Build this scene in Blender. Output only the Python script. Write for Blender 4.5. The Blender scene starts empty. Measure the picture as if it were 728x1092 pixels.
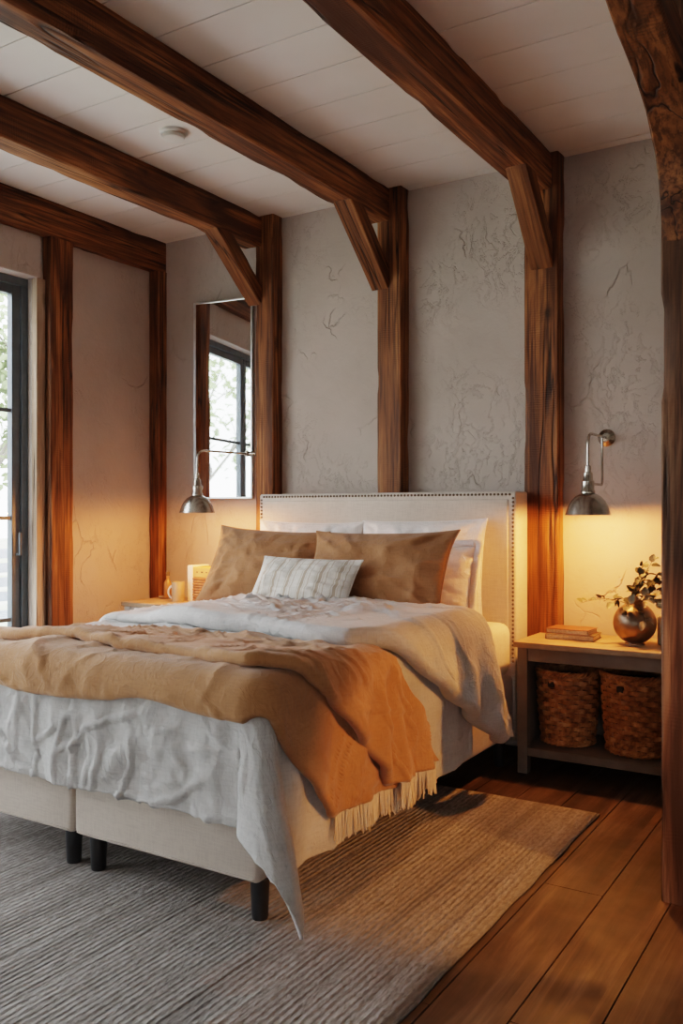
import bpy, math, random
import numpy as np
from mathutils import Vector, Matrix, Euler
random.seed(7)
PI = math.pi
scene = bpy.context.scene
COL = scene.collection

# ------------------------------------------------------------------ noise
def _h(ix, iy, s):
    v = np.sin(ix*127.1 + iy*311.7 + s*74.7)*43758.5453
    return v - np.floor(v)
def vn(x, y, s=0):
    x = np.asarray(x, float); y = np.asarray(y, float)
    x, y = np.broadcast_arrays(x, y)
    ix = np.floor(x); iy = np.floor(y); fx = x-ix; fy = y-iy
    fx = fx*fx*fx*(fx*(fx*6-15)+10); fy = fy*fy*fy*(fy*(fy*6-15)+10)
    a = _h(ix, iy, s)*(1-fx)+_h(ix+1, iy, s)*fx
    b = _h(ix, iy+1, s)*(1-fx)+_h(ix+1, iy+1, s)*fx
    return a*(1-fy)+b*fy
def fbm(x, y, s=0, o=4):
    t = 0; a = .5
    for k in range(o):
        t = t+a*vn(x*2**k+k*17.3, y*2**k-k*9.1, s+k); a *= .5
    return t
def ridge(x, y, s=0, o=3):
    t = 0; a = .6
    for k in range(o):
        n = vn(x*1.9**k+k*5.3, y*1.9**k+k*3.7, s+k*3)
        t = t+a*(1-np.abs(2*n-1))**2.2; a *= .5
    return t
def creases(p, q, s=0, fam=((.45, 1.), (-.55, .8), (1.35, .9)), k=15., al=2.6):
    t = 0
    for i, (a, w) in enumerate(fam):
        u = math.cos(a)*p+math.sin(a)*q; v = -math.sin(a)*p+math.cos(a)*q
        wob = fbm(u*3+i, v*3, s+i*7)*1.6
        r = 1-np.abs(2*vn(u*al+i*5, v*k+wob*2.2, s+i*11)-1)
        m = sm((vn(u*1.7+9, v*2.3, s+i*13+2)-.38)/.3)
        t = t+w*m*r**4.2
    return t
def sm(x): x = np.clip(x, 0, 1); return x*x*(3-2*x)

# ------------------------------------------------------------------ mesh builder
class MB:
    def __init__(s): s.v = []; s.f = []
    def add(s, vs, fs):
        n = len(s.v); s.v += [tuple(map(float, p)) for p in vs]; s.f += [tuple(i+n for i in f) for f in fs]; return s
    def box(s, x0, x1, y0, y1, z0, z1, M=None):
        vs = [Vector((x, y, z)) for z in (z0, z1) for y in (y0, y1) for x in (x0, x1)]
        if M: vs = [M @ v for v in vs]
        return s.add(vs, [(0, 2, 3, 1), (4, 5, 7, 6), (0, 1, 5, 4), (2, 6, 7, 3), (0, 4, 6, 2), (1, 3, 7, 5)])
    def grid(s, P, flip=False, closeu=False):
        n, m = P.shape[:2]; fs = []
        for i in range(n if closeu else n-1):
            for j in range(m-1):
                a, b, c, d = i*m+j, ((i+1) % n)*m+j, ((i+1) % n)*m+j+1, i*m+j+1
                fs.append((d, c, b, a) if flip else (a, b, c, d))
        return s.add(P.reshape(-1, 3), fs)
    def tube(s, pts, r, n=8, cap=True):
        pts = [Vector(p) for p in pts]; L = len(pts)
        rs = r if isinstance(r, (list, tuple)) else [r]*L
        up = None; vs = []; fs = []
        for i, p in enumerate(pts):
            t = (pts[min(i+1, L-1)]-pts[max(i-1, 0)]).normalized()
            if up is None:
                up = Vector((0, 0, 1)) if abs(t.z) < .9 else Vector((1, 0, 0))
            a = t.cross(up)
            if a.length < 1e-6: a = t.cross(Vector((1, .3, .2)))
            a.normalize(); b = a.cross(t); up = b
            for k in range(n):
                q = 2*PI*k/n; vs.append(p+(a*math.cos(q)+b*math.sin(q))*rs[i])
        for i in range(L-1):
            for k in range(n):
                fs.append((i*n+k, i*n+(k+1) % n, (i+1)*n+(k+1) % n, (i+1)*n+k))
        if cap: fs += [tuple(range(n-1, -1, -1)), tuple((L-1)*n+k for k in range(n))]
        return s.add(vs, fs)
    def lathe(s, prof, c=(0, 0, 0), n=40, M=None):
        vs = []; fs = []; L = len(prof)
        for r, z in prof:
            for k in range(n):
                q = 2*PI*k/n; p = Vector((r*math.cos(q), r*math.sin(q), z))
                if M: p = M @ p
                vs.append(p+Vector(c))
        for i in range(L-1):
            for k in range(n):
                fs.append((i*n+k, i*n+(k+1) % n, (i+1)*n+(k+1) % n, (i+1)*n+k))
        if prof[0][0] > 1e-6: fs.append(tuple(range(n-1, -1, -1)))
        if prof[-1][0] > 1e-6: fs.append(tuple((L-1)*n+k for k in range(n)))
        return s.add(vs, fs)
    def lathe_open(s, prof, c=(0, 0, 0), n=40, M=None):
        k = len(s.f); s.lathe(prof, c, n, M)
        s.f = [f for i, f in enumerate(s.f) if i < k or len(f) <= 4]; return s

def wloc(o):
    v = Vector((0, 0, 0))
    while o: v += o.location; o = o.parent
    return v
def obj(name, mb, mat, parent=None, smooth=False, bevel=0, solid=0, off=-1, loc=None, sub=0, seg=2):
    me = bpy.data.meshes.new(name); o = bpy.data.objects.new(name, me); COL.objects.link(o)
    base = Vector((0, 0, 0))
    if parent: o.parent = parent; base = wloc(parent)
    elif loc is not None: o.location = loc; base = Vector(loc)
    me.from_pydata([(x-base.x, y-base.y, z-base.z) for x, y, z in mb.v], [], mb.f); me.update()
    me.materials.append(mat)
    if smooth:
        me.shade_smooth()
        if not solid: me.set_sharp_from_angle(angle=math.radians(48))
    if solid:
        m = o.modifiers.new('solid', 'SOLIDIFY'); m.thickness = solid; m.offset = off
    if sub:
        m = o.modifiers.new('sub', 'SUBSURF'); m.levels = m.render_levels = sub
    if bevel:
        m = o.modifiers.new('bevel', 'BEVEL'); m.width = bevel; m.segments = seg; m.limit_method = 'ANGLE'; m.angle_limit = .6
        if not smooth: me.shade_smooth()
        try: m.harden_normals = True
        except Exception: pass
    return o
def tag(o, label, cat, group=None, kind=None):
    o['label'] = label; o['category'] = cat
    if group: o['group'] = group
    if kind: o['kind'] = kind
    return o
def thing(name, label, cat, loc, group=None):
    o = bpy.data.objects.new(name, None); COL.objects.link(o); o.location = loc
    o.empty_display_size = .1
    return tag(o, label, cat, group)
def struct(o): o['kind'] = 'structure'; return o

# ------------------------------------------------------------------ materials
class NT:
    def __init__(s, name):
        s.m = bpy.data.materials.new(name); s.m.use_nodes = True
        s.t = s.m.node_tree; s.t.nodes.clear()
        s.out = s.t.nodes.new('ShaderNodeOutputMaterial')
    def n(s, ty, ins=None, **kw):
        d = s.t.nodes.new('ShaderNode'+ty)
        for k, v in kw.items(): setattr(d, k, v)
        for k, v in (ins or {}).items():
            if isinstance(v, bpy.types.NodeSocket): s.t.links.new(v, d.inputs[k])
            else: d.inputs[k].default_value = v
        return d
    def ramp(s, fac, stops, interp='LINEAR'):
        d = s.t.nodes.new('ShaderNodeValToRGB'); e = d.color_ramp.elements; d.color_ramp.interpolation = interp
        while len(e) < len(stops): e.new(.5)
        for el, (p, c) in zip(e, stops):
            el.position = p; el.color = (c, c, c, 1) if isinstance(c, (int, float)) else (*c, 1)
        s.t.links.new(fac, d.inputs[0]); return d.outputs[0]
    def math(s, op, a, b=0., c=0., clamp=False):
        d = s.n('Math', {0: a, 1: b, 2: c}, operation=op); d.use_clamp = clamp; return d.outputs[0]
    def mix(s, f, a, b, mode='MIX'):
        d = s.n('MixRGB', {0: f, 1: a if isinstance(a, bpy.types.NodeSocket) else (*a, 1), 2: b if isinstance(b, bpy.types.NodeSocket) else (*b, 1)}, blend_type=mode); return d.outputs[0]
    def noise(s, vec, scale, detail=4, rough=.55, dist=0.):
        return s.n('TexNoise', {'Vector': vec, 'Scale': scale, 'Detail': detail, 'Roughness': rough, 'Distortion': dist}).outputs[0]
    def map(s, vec, scale=(1, 1, 1), rot=(0, 0, 0)):
        return s.n('Mapping', {'Vector': vec, 'Scale': scale, 'Rotation': rot}).outputs[0]
    def coord(s, rnd=True):
        c = s.n('TexCoord').outputs['Object']
        if rnd:
            r = s.n('ObjectInfo').outputs['Random']
            r = s.math('MULTIPLY', r, 37.)
            c = s.n('VectorMath', {0: c, 1: r}, operation='ADD').outputs[0]
        return c
    def bump(s, h, strength=.3, dist=.01, norm=None):
        i = {'Height': h, 'Strength': strength, 'Distance': dist}
        if norm is not None: i['Normal'] = norm
        return s.n('Bump', i).outputs[0]
    def done(s, color, rough=.6, metal=0., normal=None, **ex):
        i = {'Base Color': color if isinstance(color, bpy.types.NodeSocket) else (*color, 1), 'Roughness': rough, 'Metallic': metal}
        if normal is not None: i['Normal'] = normal
        for k, v in ex.items(): i[k.replace('_', ' ')] = v
        b = s.n('BsdfPrincipled', i); s.t.links.new(b.outputs[0], s.out.inputs[0]); return s.m

def wood(name, dark, mid, light, rough=.62, saw=.5):
    t = NT(name); c = t.coord()
    g1 = t.noise(t.map(c, (1, 1, .09)), 9, 7, .6, .8)
    g2 = t.noise(t.map(c, (1, 1, .03)), 70, 5, .6, .3)
    big = t.noise(t.map(c, (1, 1, .5)), 2.2, 3)
    col = t.ramp(g1, [(.36, dark), (.5, mid), (.64, light)])
    col = t.mix(t.ramp(g2, [(.38, .85), (.56, 0.)]), col, dark)
    col = t.mix(t.ramp(big, [(.38, .55), (.62, 0.)]), col, dark)
    cr = t.noise(t.map(c, (1, 1, .05)), 7, 3, .5, .4)
    crack = t.ramp(cr, [(.485, 0.), (.5, 1.), (.515, 0.)])
    crack = t.math('MULTIPLY', crack, t.ramp(t.noise(t.map(c, (1, 1, .4)), 2.1, 2), [(.44, 0.), (.54, 1.)]))
    vo = t.n('TexVoronoi', {'Vector': t.map(c, (1, 1, .45)), 'Scale': 4.2}).outputs['Distance']
    knot = t.ramp(t.math('ADD', vo, t.math('MULTIPLY', t.noise(c, 30, 3), .08)), [(.07, .9), (.17, 0.)])
    col = t.mix(crack, col, tuple(x*.25 for x in dark)); col = t.mix(knot, col, tuple(x*.45 for x in dark))
    sawm = t.n('TexWave', {'Vector': c, 'Scale': 26., 'Distortion': 4.5, 'Detail': 4., 'Detail Scale': .8}, bands_direction='Z').outputs['Fac']
    sawm = t.math('MULTIPLY', sawm, t.ramp(t.noise(c, 5.3, 4), [(.45, 0.), (.65, .9)]))
    col = t.mix(t.math('MULTIPLY', sawm, .35*saw), col, dark)
    h = t.math('ADD', t.math('MULTIPLY', g1, .8), t.math('MULTIPLY', g2, .5))
    h = t.math('ADD', h, t.math('MULTIPLY', sawm, .5*saw)); h = t.math('SUBTRACT', h, t.math('MULTIPLY', crack, 1.2))
    return t.done(col, rough, 0., t.bump(h, .6, .008), Specular_IOR_Level=.35)

M_BEAM = wood('timber', (.065, .021, .007), (.27, .10, .031), (.48, .205, .072))
M_BRACE = wood('timber_orange', (.10, .034, .009), (.28, .11, .034), (.42, .19, .07))
M_OLD = wood('timber_weathered', (.050, .022, .011), (.19, .090, .047), (.35, .195, .115), .75, .22)
M_WHITEWASH = wood('timber_whitewashed', (.30, .20, .13), (.50, .38, .28), (.62, .52, .42), .75, .3)

def plaster():
    t = NT('plaster'); c = t.coord(False)
    wn = t.n('TexNoise', {'Vector': c, 'Scale': 3.1, 'Detail': 5.}).outputs['Color']
    w = t.n('VectorMath', {0: c, 1: t.n('VectorMath', {0: wn, 1: (.35, .35, .35)}, operation='MULTIPLY').outputs[0]}, operation='ADD').outputs[0]
    lo = t.noise(c, 1.1, 4); mid = t.noise(w, 4.5, 5, .55); fine = t.noise(c, 70, 3, .6)
    # trowel plateaus: sharp little steps where the plaster skipped
    pl = t.noise(t.map(w, (1, 1, .55)), 7.5, 6, .62)
    step = t.ramp(pl, [(.50, 0.), (.515, 1.)])
    step2 = t.ramp(t.noise(t.map(w, (1.3, 1.3, .5)), 17, 5, .65), [(.56, 0.), (.58, 1.)])
    zone = t.ramp(t.noise(c, 1.6, 3), [(.45, 0.), (.62, 1.)])
    ve = t.n('TexVoronoi', {'Vector': t.map(w, (1.2, 1.2, .5)), 'Scale': 3.4}, feature='DISTANCE_TO_EDGE').outputs['Distance']
    crk = t.math('MULTIPLY', t.ramp(ve, [(.0, 1.), (.006, .6), (.02, 0.)]), t.ramp(t.noise(c, 2.7, 3), [(.57, 0.), (.65, 1.)]))
    st = t.math('MULTIPLY', t.math('ADD', t.math('MULTIPLY', step, .5), t.math('MULTIPLY', step2, .45)), zone)
    col = t.ramp(lo, [(.3, (.415, .35, .30)), (.7, (.52, .45, .395))])
    col = t.mix(t.math('MULTIPLY', crk, .2), col, (.16, .13, .105)); col = t.mix(t.math('MULTIPLY', t.math('MULTIPLY', step2, zone), .10), col, (.22, .19, .16))
    h = t.math('ADD', t.math('MULTIPLY', mid, .9), t.math('MULTIPLY', fine, .05))
    h = t.math('ADD', h, t.math('MULTIPLY', st, .42)); h = t.math('SUBTRACT', h, t.math('MULTIPLY', crk, .5))
    return t.done(col, .9, 0., t.bump(h, .95, .012), Specular_IOR_Level=.2)
M_PLASTER = plaster()

def ceilm():
    t = NT('white_painted_boards'); c = t.coord(False)
    g = t.noise(t.map(c, (.08, 1, 1)), 24, 5)
    col = t.ramp(t.noise(c, 1.6, 3), [(.3, (.66, .61, .55)), (.7, (.74, .70, .65))])
    return t.done(col, .65, 0., t.bump(g, .12, .004))
M_CEIL = ceilm()

def floorm():
    t = NT('dark_floor_boards'); c = t.coord(False)
    x = t.n('SeparateXYZ', {0: c})
    idx = t.math('FLOOR', t.math('DIVIDE', t.math('ADD', x.outputs[0], 20.+.21), .19775))
    wn = t.n('TexWhiteNoise', {'W': idx}, noise_dimensions='1D').outputs['Value']
    off = t.n('CombineXYZ', {0: t.math('MULTIPLY', wn, 13.), 1: t.math('MULTIPLY', wn, 31.), 2: 0.}).outputs[0]
    c2 = t.n('VectorMath', {0: c, 1: off}, operation='ADD').outputs[0]
    g1 = t.noise(t.map(c2, (1, .09, 1)), 8, 7, .62, 1.2); g2 = t.noise(t.map(c2, (1, .03, 1)), 75, 4)
    col = t.ramp(g1, [(.36, (.014, .008, .006)), (.5, (.052, .030, .020)), (.65, (.135, .084, .056))])
    col = t.mix(t.ramp(g2, [(.35, .55), (.6, 0.)]), col, (.03, .013, .006))
    col = t.mix(t.math('MULTIPLY', wn, .35), col, (.04, .018, .009))
    col = t.mix(t.ramp(t.noise(c, 3.2, 4, .6), [(.5, 0.), (.75, .3)]), col, (.16, .10, .06))
    h = t.math('ADD', g1, t.math('MULTIPLY', g2, .5))
    return t.done(col, t.ramp(t.noise(c2, 5, 4), [(.3, .45), (.7, .65)]), 0., t.bump(h, .45, .005), Specular_IOR_Level=.35)
M_FLOOR = floorm()

def rugm():
    t = NT('woven_rug'); c = t.coord(False)
    nz = t.noise(c, 9, 3)
    x = t.n('SeparateXYZ', {0: c})
    xx = t.math('ADD', x.outputs[0], t.math('MULTIPLY', t.noise(c, 3.5, 3), .012))
    rib = t.math('SINE', t.math('MULTIPLY', xx, 2*PI/.021))
    lump = t.noise(t.map(c, (1.6, .55, 1)), 62, 3, .6)
    st = t.noise(t.map(c, (1, .03, 1)), 13, 3, .6)
    st2 = t.noise(t.map(c, (1, .05, 1)), 2.6, 2, .5)
    gap = t.ramp(t.noise(t.map(c, (1, .025, 1)), 21, 2, .5), [(.36, 1.), (.43, 0.)])
    col = t.ramp(st, [(.35, (.245, .225, .21)), (.5, (.345, .32, .30)), (.68, (.43, .405, .38))])
    col = t.mix(t.ramp(st2, [(.4, .35), (.6, 0.)]), col, (.26, .24, .225))
    col = t.mix(t.ramp(rib, [(0., .20), (.4, 0.)]), col, (.15, .13, .115))
    col = t.mix(t.math('MULTIPLY', gap, .22), col, (.11, .095, .085))
    col = t.mix(t.ramp(lump, [(.36, .55), (.58, 0.)]), col, (.14, .12, .105))
    h = t.math('ADD', t.math('MULTIPLY', rib, .28), t.math('MULTIPLY', lump, 1.6)); h = t.math('SUBTRACT', h, t.math('MULTIPLY', gap, .6))
    return t.done(col, .95, 0., t.bump(h, .7, .008), Specular_IOR_Level=.1)
M_RUG = rugm()

def fabric(name, a, b, scale=450, bump=.25, wr=.0, rough=.88, sheen=.15, wscale=7, stripes=None):
    t = NT(name); c = t.coord(False)
    lo = t.noise(c, 5, 4)
    th = t.noise(t.map(c, (1, 1, .12)), 160, 2); th2 = t.noise(t.map(c, (.12, .12, 1)), 160, 2)
    col = t.ramp(lo, [(.3, a), (.7, b)])
    if stripes:
        x = t.n('SeparateXYZ', {0: c}).outputs[0]
        s1 = t.ramp(t.math('FRACT', t.math('MULTIPLY', x, 1/.085)), stripes, 'CONSTANT')
        col = t.mix(1., col, s1, 'MULTIPLY')
    f = t.math('MULTIPLY', t.math('ADD', th, th2), .5)
    col = t.mix(t.ramp(f, [(.38, .22), (.55, 0.)]), col, tuple(q*.55 for q in a))
    w = t.n('TexWave', {'Vector': c, 'Scale': scale/6.28}, bands_direction='DIAGONAL').outputs['Fac']
    nrm = t.bump(t.math('ADD', f, t.math('MULTIPLY', w, .3)), bump, .003)
    if wr:
        wv = t.n('VectorMath', {0: c, 1: t.n('TexNoise', {'Vector': c, 'Scale': 4., 'Detail': 3.}).outputs['Color']}, operation='ADD').outputs[0]
        r = t.noise(t.map(wv, (1.3, .8, .8)), wscale, 5, .55, .5)
        r = t.math('ABSOLUTE', t.math('SUBTRACT', r, .5))
        r = t.ramp(r, [(0., 1.), (.07, .3), (.2, 0.)])
        nrm = t.bump(r, wr, .006, nrm)
    return t.done(col, rough, 0., nrm, Specular_IOR_Level=.2, Sheen_Weight=sheen)
M_DUVET = fabric('grey_linen', (.47, .455, .44), (.55, .54, .525), wr=.35)
M_THROW = fabric('mustard_wool', (.375, .185, .080), (.45, .235, .108), wr=.3, sheen=.25)
M_FRINGE = fabric('cream_fringe', (.62, .52, .40), (.68, .58, .46))
M_BASE = fabric('beige_upholstery', (.50, .43, .365), (.56, .49, .42), bump=.4)
M_HEAD = fabric('oat_upholstery', (.56, .50, .43), (.61, .55, .48), bump=.4)
M_WHITE = fabric('white_cotton', (.80, .78, .75), (.84, .82, .79), wr=.25)
M_SHEET = fabric('cream_sheet', (.76, .70, .61), (.80, .74, .65), wr=.08)
M_OCHRE = fabric('ochre_linen', (.285, .132, .056), (.345, .165, .075), wr=.3)
M_STRIPE = fabric('striped_linen', (.66, .62, .56), (.72, .68, .62), wr=.12,
                  stripes=[(0., 1.), (.30, (.80, .74, .66)), (.36, 1.), (.42, (.62, .53, .44)), (.60, 1.), (.66, (.82, .76, .7)), (.70, 1.), (.84, (.72, .64, .55)), (.90, 1.)])

def plain(name, col, rough=.5, metal=0., var=.12, bump=.0, bs=40, **ex):
    t = NT(name); c = t.coord(False)
    n = t.noise(c, bs*.3, 4)
    cc = t.mix(t.ramp(n, [(.35, 0.), (.65, 1.)]), tuple(x*(1-var) for x in col), tuple(min(1, x*(1+var)) for x in col))
    nm = t.bump(t.noise(c, bs, 4), bump, .004) if bump else None
    return t.done(cc, rough, metal, nm, **ex)
M_PAINT = plain('taupe_paint', (.16, .133, .108), .55, bump=.1)
M_TOP = plain('oak_top', (.34, .235, .145), .5, var=.15, bump=.1)
M_PAINT2 = plain('pale_grey_paint', (.46, .45, .42), .5, bump=.1)
M_BLACK = plain('black_legs', (.02, .02, .022), .45)
M_FRAME = plain('blue_black_metal', (.095, .115, .13), .4, .1)
M_NICKEL = plain('aged_nickel', (.50, .46, .40), .27, 1., var=.2, bs=60)
M_STEEL = plain('silver_frame', (.62, .62, .60), .3, 1.)
M_BRASS = plain('antique_nailhead', (.16, .12, .085), .4, .9)
M_VASE = plain('mercury_glass', (.30, .22, .155), .36, 1., var=.35, bump=.08, bs=30)
M_LEAF = plain('sage_leaf', (.065, .062, .028), .6, var=.5, bs=60)
M_LEAF2 = plain('dry_leaf', (.20, .15, .075), .7, var=.4, bs=60)
M_STEM = plain('stem', (.12, .075, .035), .7)
M_CREAM = plain('cream_card', (.66, .58, .46), .8)
M_DET = plain('detector_plastic', (.62, .59, .54), .4, var=.03)
M_COVER1 = plain('brown_leather', (.19, .07, .028), .5, var=.15, bump=.15, bs=120)
M_COVER2 = plain('olive_cloth', (.13, .085, .045), .8, bump=.15, bs=200)
M_PAGES = plain('book_pages', (.62, .50, .34), .9, var=.2, bs=300)
M_DARK = plain('dark_liner', (.028, .022, .018), .9)
M_MUG = plain('glazed_mug', (.42, .31, .19), .25)
M_CANDLE = plain('amber_bottle', (.36, .17, .05), .3)
M_YELLOW = plain('pale_yellow_band', (.52, .33, .11), .7)
M_INK = plain('dark_ink', (.10, .06, .03), .8)
def wickerm(name, a, b, cc):
    t = NT(name); c = t.coord(False)
    n = t.noise(c, 28, 4, .65); n2 = t.noise(c, 5, 2)
    col = t.ramp(n, [(.3, a), (.5, b), (.72, cc)])
    col = t.mix(t.ramp(n2, [(.35, .35), (.6, 0.)]), col, a)
    return t.done(col, .42, 0., t.bump(t.noise(c, 160, 3), .2, .002))
M_WICKER = wickerm('wicker', (.16, .055, .016), (.42, .18, .055), (.66, .36, .14))
M_RATTAN = wickerm('rattan', (.22, .09, .025), (.34, .15, .045), (.45, .23, .08))
def glassm():
    t = NT('window_glass')
    lw = .05
    a = t.n('BsdfTransparent', {'Color': (.97, .98, .98, 1)}); b = t.n('BsdfGlossy', {'Color': (1, 1, 1, 1), 'Roughness': .01})
    m = t.n('MixShader', {0: lw, 1: a.outputs[0], 2: b.outputs[0]}); t.t.links.new(m.outputs[0], t.out.inputs[0]); return t.m
M_GLASS = glassm()
def mirrorm():
    t = NT('mirror_glass'); c = t.coord(False)
    return t.done((.86, .88, .88), .02, 1.)
M_MIRROR = mirrorm()
def emit(name, col, s):
    t = NT(name); e = t.n('Emission', {'Color': (*col, 1), 'Strength': s}); t.t.links.new(e.outputs[0], t.out.inputs[0]); return t.m
M_BULB = emit('warm_bulb', (1, .62, .27), 22.)

# ------------------------------------------------------------------ room shell
YB, XL, ZC = 4.5, -4.3, 3.09
XR, YF = 1.9, -1.6
b = MB()
x = -0.60-.1977*19; k = 0
while x < XR+.1:
    # boards run toward the back wall, with staggered butt joints
    y = YF-.2-(k*0.83 % 1.7)
    while y < YB+.1:
        y1 = min(y+2.6, YB+.1); b.box(x+.0022, x+.1955, y+.0015, y1-.0015, -.03, 0.0-random.random()*.0012); y = y1
    x += .19775; k += 1
b.box(XL-.3, XR+.3, YF-.3, YB+.3, -.06, -.028)
struct(obj('floor', b, M_FLOOR))
b = MB(); y = 2.53-.2715*16
while y < YB:
    b.box(XL-.1, XR+.1, y+.0025, y+.269, ZC, ZC+.02); y += .2715
b.box(XL-.3, XR+.3, YF-.3, YB+.3, ZC+.016, ZC+.1)
struct(obj('ceiling', b, M_CEIL, bevel=.0015))
struct(obj('wall_back', MB().box(XL-.2, XR+.2, YB, YB+.2, 0, ZC+.02), M_PLASTER))
WY0, WY1, WZ0, WZ1 = .9, 3.47, .06, 2.63
V0, V1 = -1.3, .5
b = MB()
b.box(XL-.2, XL, WY1, YB, 0, ZC+.02).box(XL-.2, XL, V1, WY0, 0, ZC+.02).box(XL-.2, XL, YF-.2, V0, 0, ZC+.02)
for a0, a1 in ((WY0, WY1), (V0, V1)):
    b.box(XL-.2, XL, a0, a1, WZ1, ZC+.02).box(XL-.2, XL, a0, a1, 0, WZ0)
struct(obj('wall_left', b, M_PLASTER, bevel=.012))
struct(obj('wall_right', MB().box(XR, XR+.2, YF-.2, YB, 0, ZC+.02), M_PLASTER))
FX0, FX1, FZ0, FZ1 = .45, 1.4, .8, 1.9
b = MB().box(XL, FX0, YF-.2, YF, 0, ZC).box(FX1, XR, YF-.2, YF, 0, ZC).box(FX0, FX1, YF-.2, YF, 0, FZ0).box(FX0, FX1, YF-.2, YF, FZ1, ZC)
struct(obj('wall_front', b, M_PLASTER))
# the lintel above the left window stands a little proud of the wall
struct(obj('trim_1', MB().box(XL-.02, XL+.03, WY0, 3.50, WZ1+.0, 2.885), M_PLASTER, bevel=.01))
struct(obj('trim_2', MB().box(XL-.01, XL+.035, 3.462, 3.528, 0.0, 2.63), M_WHITEWASH, bevel=.004))

def window(name, y0, y1, nsash, x=XL-.085):
    w = thing(name, '', 'window', (x, y0, WZ0)); del w['label']; del w['category']; w['kind'] = 'structure'
    fr = MB(); d = .035
    t = .045
    fr.box(x-d, x+d, y0, y1, WZ1-t, WZ1).box(x-d, x+d, y0, y1, WZ0, WZ0+t)
    fr.box(x-d, x+d, y0, y0+t, WZ0+t, WZ1-t).box(x-d, x+d, y1-t, y1, WZ0+t, WZ1-t)
    obj('window_frame', fr, M_FRAME, w, bevel=.003)
    L = (y1-y0-2*t)/nsash
    for i in range(nsash):
        a, c = y0+t+i*L+.004, y0+t+(i+1)*L-.004
        s = MB(); q = .055; z0, z1 = WZ0+t+.004, WZ1-t-.004
        s.box(x-.022, x+.022, a, a+q, z0, z1).box(x-.022, x+.022, c-q, c, z0, z1)
        s.box(x-.022, x+.022, a+q, c-q, z1-q, z1).box(x-.022, x+.022, a+q, c-q, z0, z0+q*1.6)
        so = obj('sash', s, M_FRAME, w, bevel=.003)
        mu = MB()
        for z in (1.845, 1.215, .62): mu.box(x-.014, x+.014, a+q, c-q, z-.011, z+.011)
        obj('glazing_bar', mu, M_FRAME, so, bevel=.002)
        obj('pane', MB().box(x-.002, x+.002, a+q-.005, c-q+.005, z0+q-.005, z1-q+.005), M_GLASS, so)
        if i % 2 == 0: obj('handle', MB().tube([(x+.03, c-q*.5, 1.0), (x+.06, c-q*.5, 1.0), (x+.06, c-q*.5, 1.13)], .008), M_FRAME, so, smooth=True)
    return w
window('window_1', WY0, WY1, 3)
window('window_2', V0, V1, 2)
x0 = MB(); t = .06
x0.box(FX0, FX1, YF-.13, YF-.07, FZ0, FZ0+t).box(FX0, FX1, YF-.13, YF-.07, FZ1-t, FZ1)
for q in (FX0, (FX0+FX1)/2-t/2, FX1-t): x0.box(q, q+t, YF-.13, YF-.07, FZ0+t, FZ1-t)
w3 = struct(obj('added_fill_window', x0, M_FRAME))  # opening added out of view behind the camera to let in fill light
obj('pane', MB().box(FX0+.01, FX1-.01, YF-.102, YF-.098, FZ0+.01, FZ1-.01), M_GLASS, w3)

# ------------------------------------------------------------------ timbers
def hewn(w, d, L, seed, amp=.003, step=.05, ch=.006, cut0=None, cut1=None, bow=None):
    """A hewn timber along local Z (0..L), section w x d, centred; cut = (normal vector, offset) planes for slanted ends."""
    rng = np.random.RandomState(seed); ring = []
    def side(p, q, n):
        return [(p[0]+(q[0]-p[0])*i/n, p[1]+(q[1]-p[1])*i/n) for i in range(n)]
    W, D = w/2, d/2; n = 6
    c = [(-W+ch, -D), (W-ch, -D), (W, -D+ch), (W, D-ch), (W-ch, D), (-W+ch, D), (-W, D-ch), (-W, -D+ch)]
    for i in range(8):
        ring += side(c[i], c[(i+1) % 8], n if i % 2 == 0 else 1)
    ring = np.array(ring); m = len(ring)
    ns = max(4, int(L/step)); zs = np.linspace(0, L, ns+1)
    P = np.zeros((ns+1, m, 3))
    ang = np.arctan2(ring[:, 1]/D, ring[:, 0]/W)
    for i, z in enumerate(zs):
        u = np.cos(ang)*2+5; v = np.sin(ang)*2+5
        no = (fbm(u+v*2.3+seed, np.full(m, z*1.2), seed)-.5)*1.2 + (vn(u*5+v*3, np.full(m, z*11), seed+5)-.5)*.6
        corner = (np.abs(ring[:, 0]) > W-ch*1.5) & (np.abs(ring[:, 1]) > D-ch*1.5)
        nick = corner*np.clip(vn(ang*3, np.full(m, z*6), seed+9)-.62, 0, 1)*3.
        sc = 1+ (no*amp - nick*amp*2.2)/min(W, D)
        P[i, :, 0] = ring[:, 0]*sc; P[i, :, 1] = ring[:, 1]*sc; P[i, :, 2] = z
    if cut0 is not None or cut1 is not None:
        for j in range(m):
            za, zb = 0, L
            px, py = P[0, j, 0], P[0, j, 1]
            if cut0: za = cut0(px, py)
            if cut1: zb = cut1(P[-1, j, 0], P[-1, j, 1])
            P[:, j, 2] = za+(zb-za)*zs/L
    mb = MB(); mb.grid(np.transpose(P, (1, 0, 2)), closeu=True)
    mb.f += [tuple(j*(ns+1) for j in range(m))[::-1], tuple(j*(ns+1)+ns for j in range(m))]
    if bow is not None: mb.v = [bow(p) for p in mb.v]
    # make sure the faces look outward
    mb.f = [f[::-1] for f in mb.f]
    return mb
def timber(name, mb, mat, loc, rot, label, cat, group=None):
    o = obj(name, mb, mat, smooth=True); o.location = loc; o.rotation_euler = rot
    me = o.data
    import bmesh
    bm = bmesh.new(); bm.from_mesh(me); bmesh.ops.recalc_face_normals(bm, faces=bm.faces); bm.to_mesh(me); bm.free()
    try: me.set_sharp_from_angle(angle=math.radians(38))
    except Exception: pass
    tag(o, label, cat, group, 'thing'); return o
TOY = (-PI/2, 0, 0)  # local Z -> world +Y ; local Y -> world -Z
GB = 'rough timber beams across the ceiling'
ZB = 2.905
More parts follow.
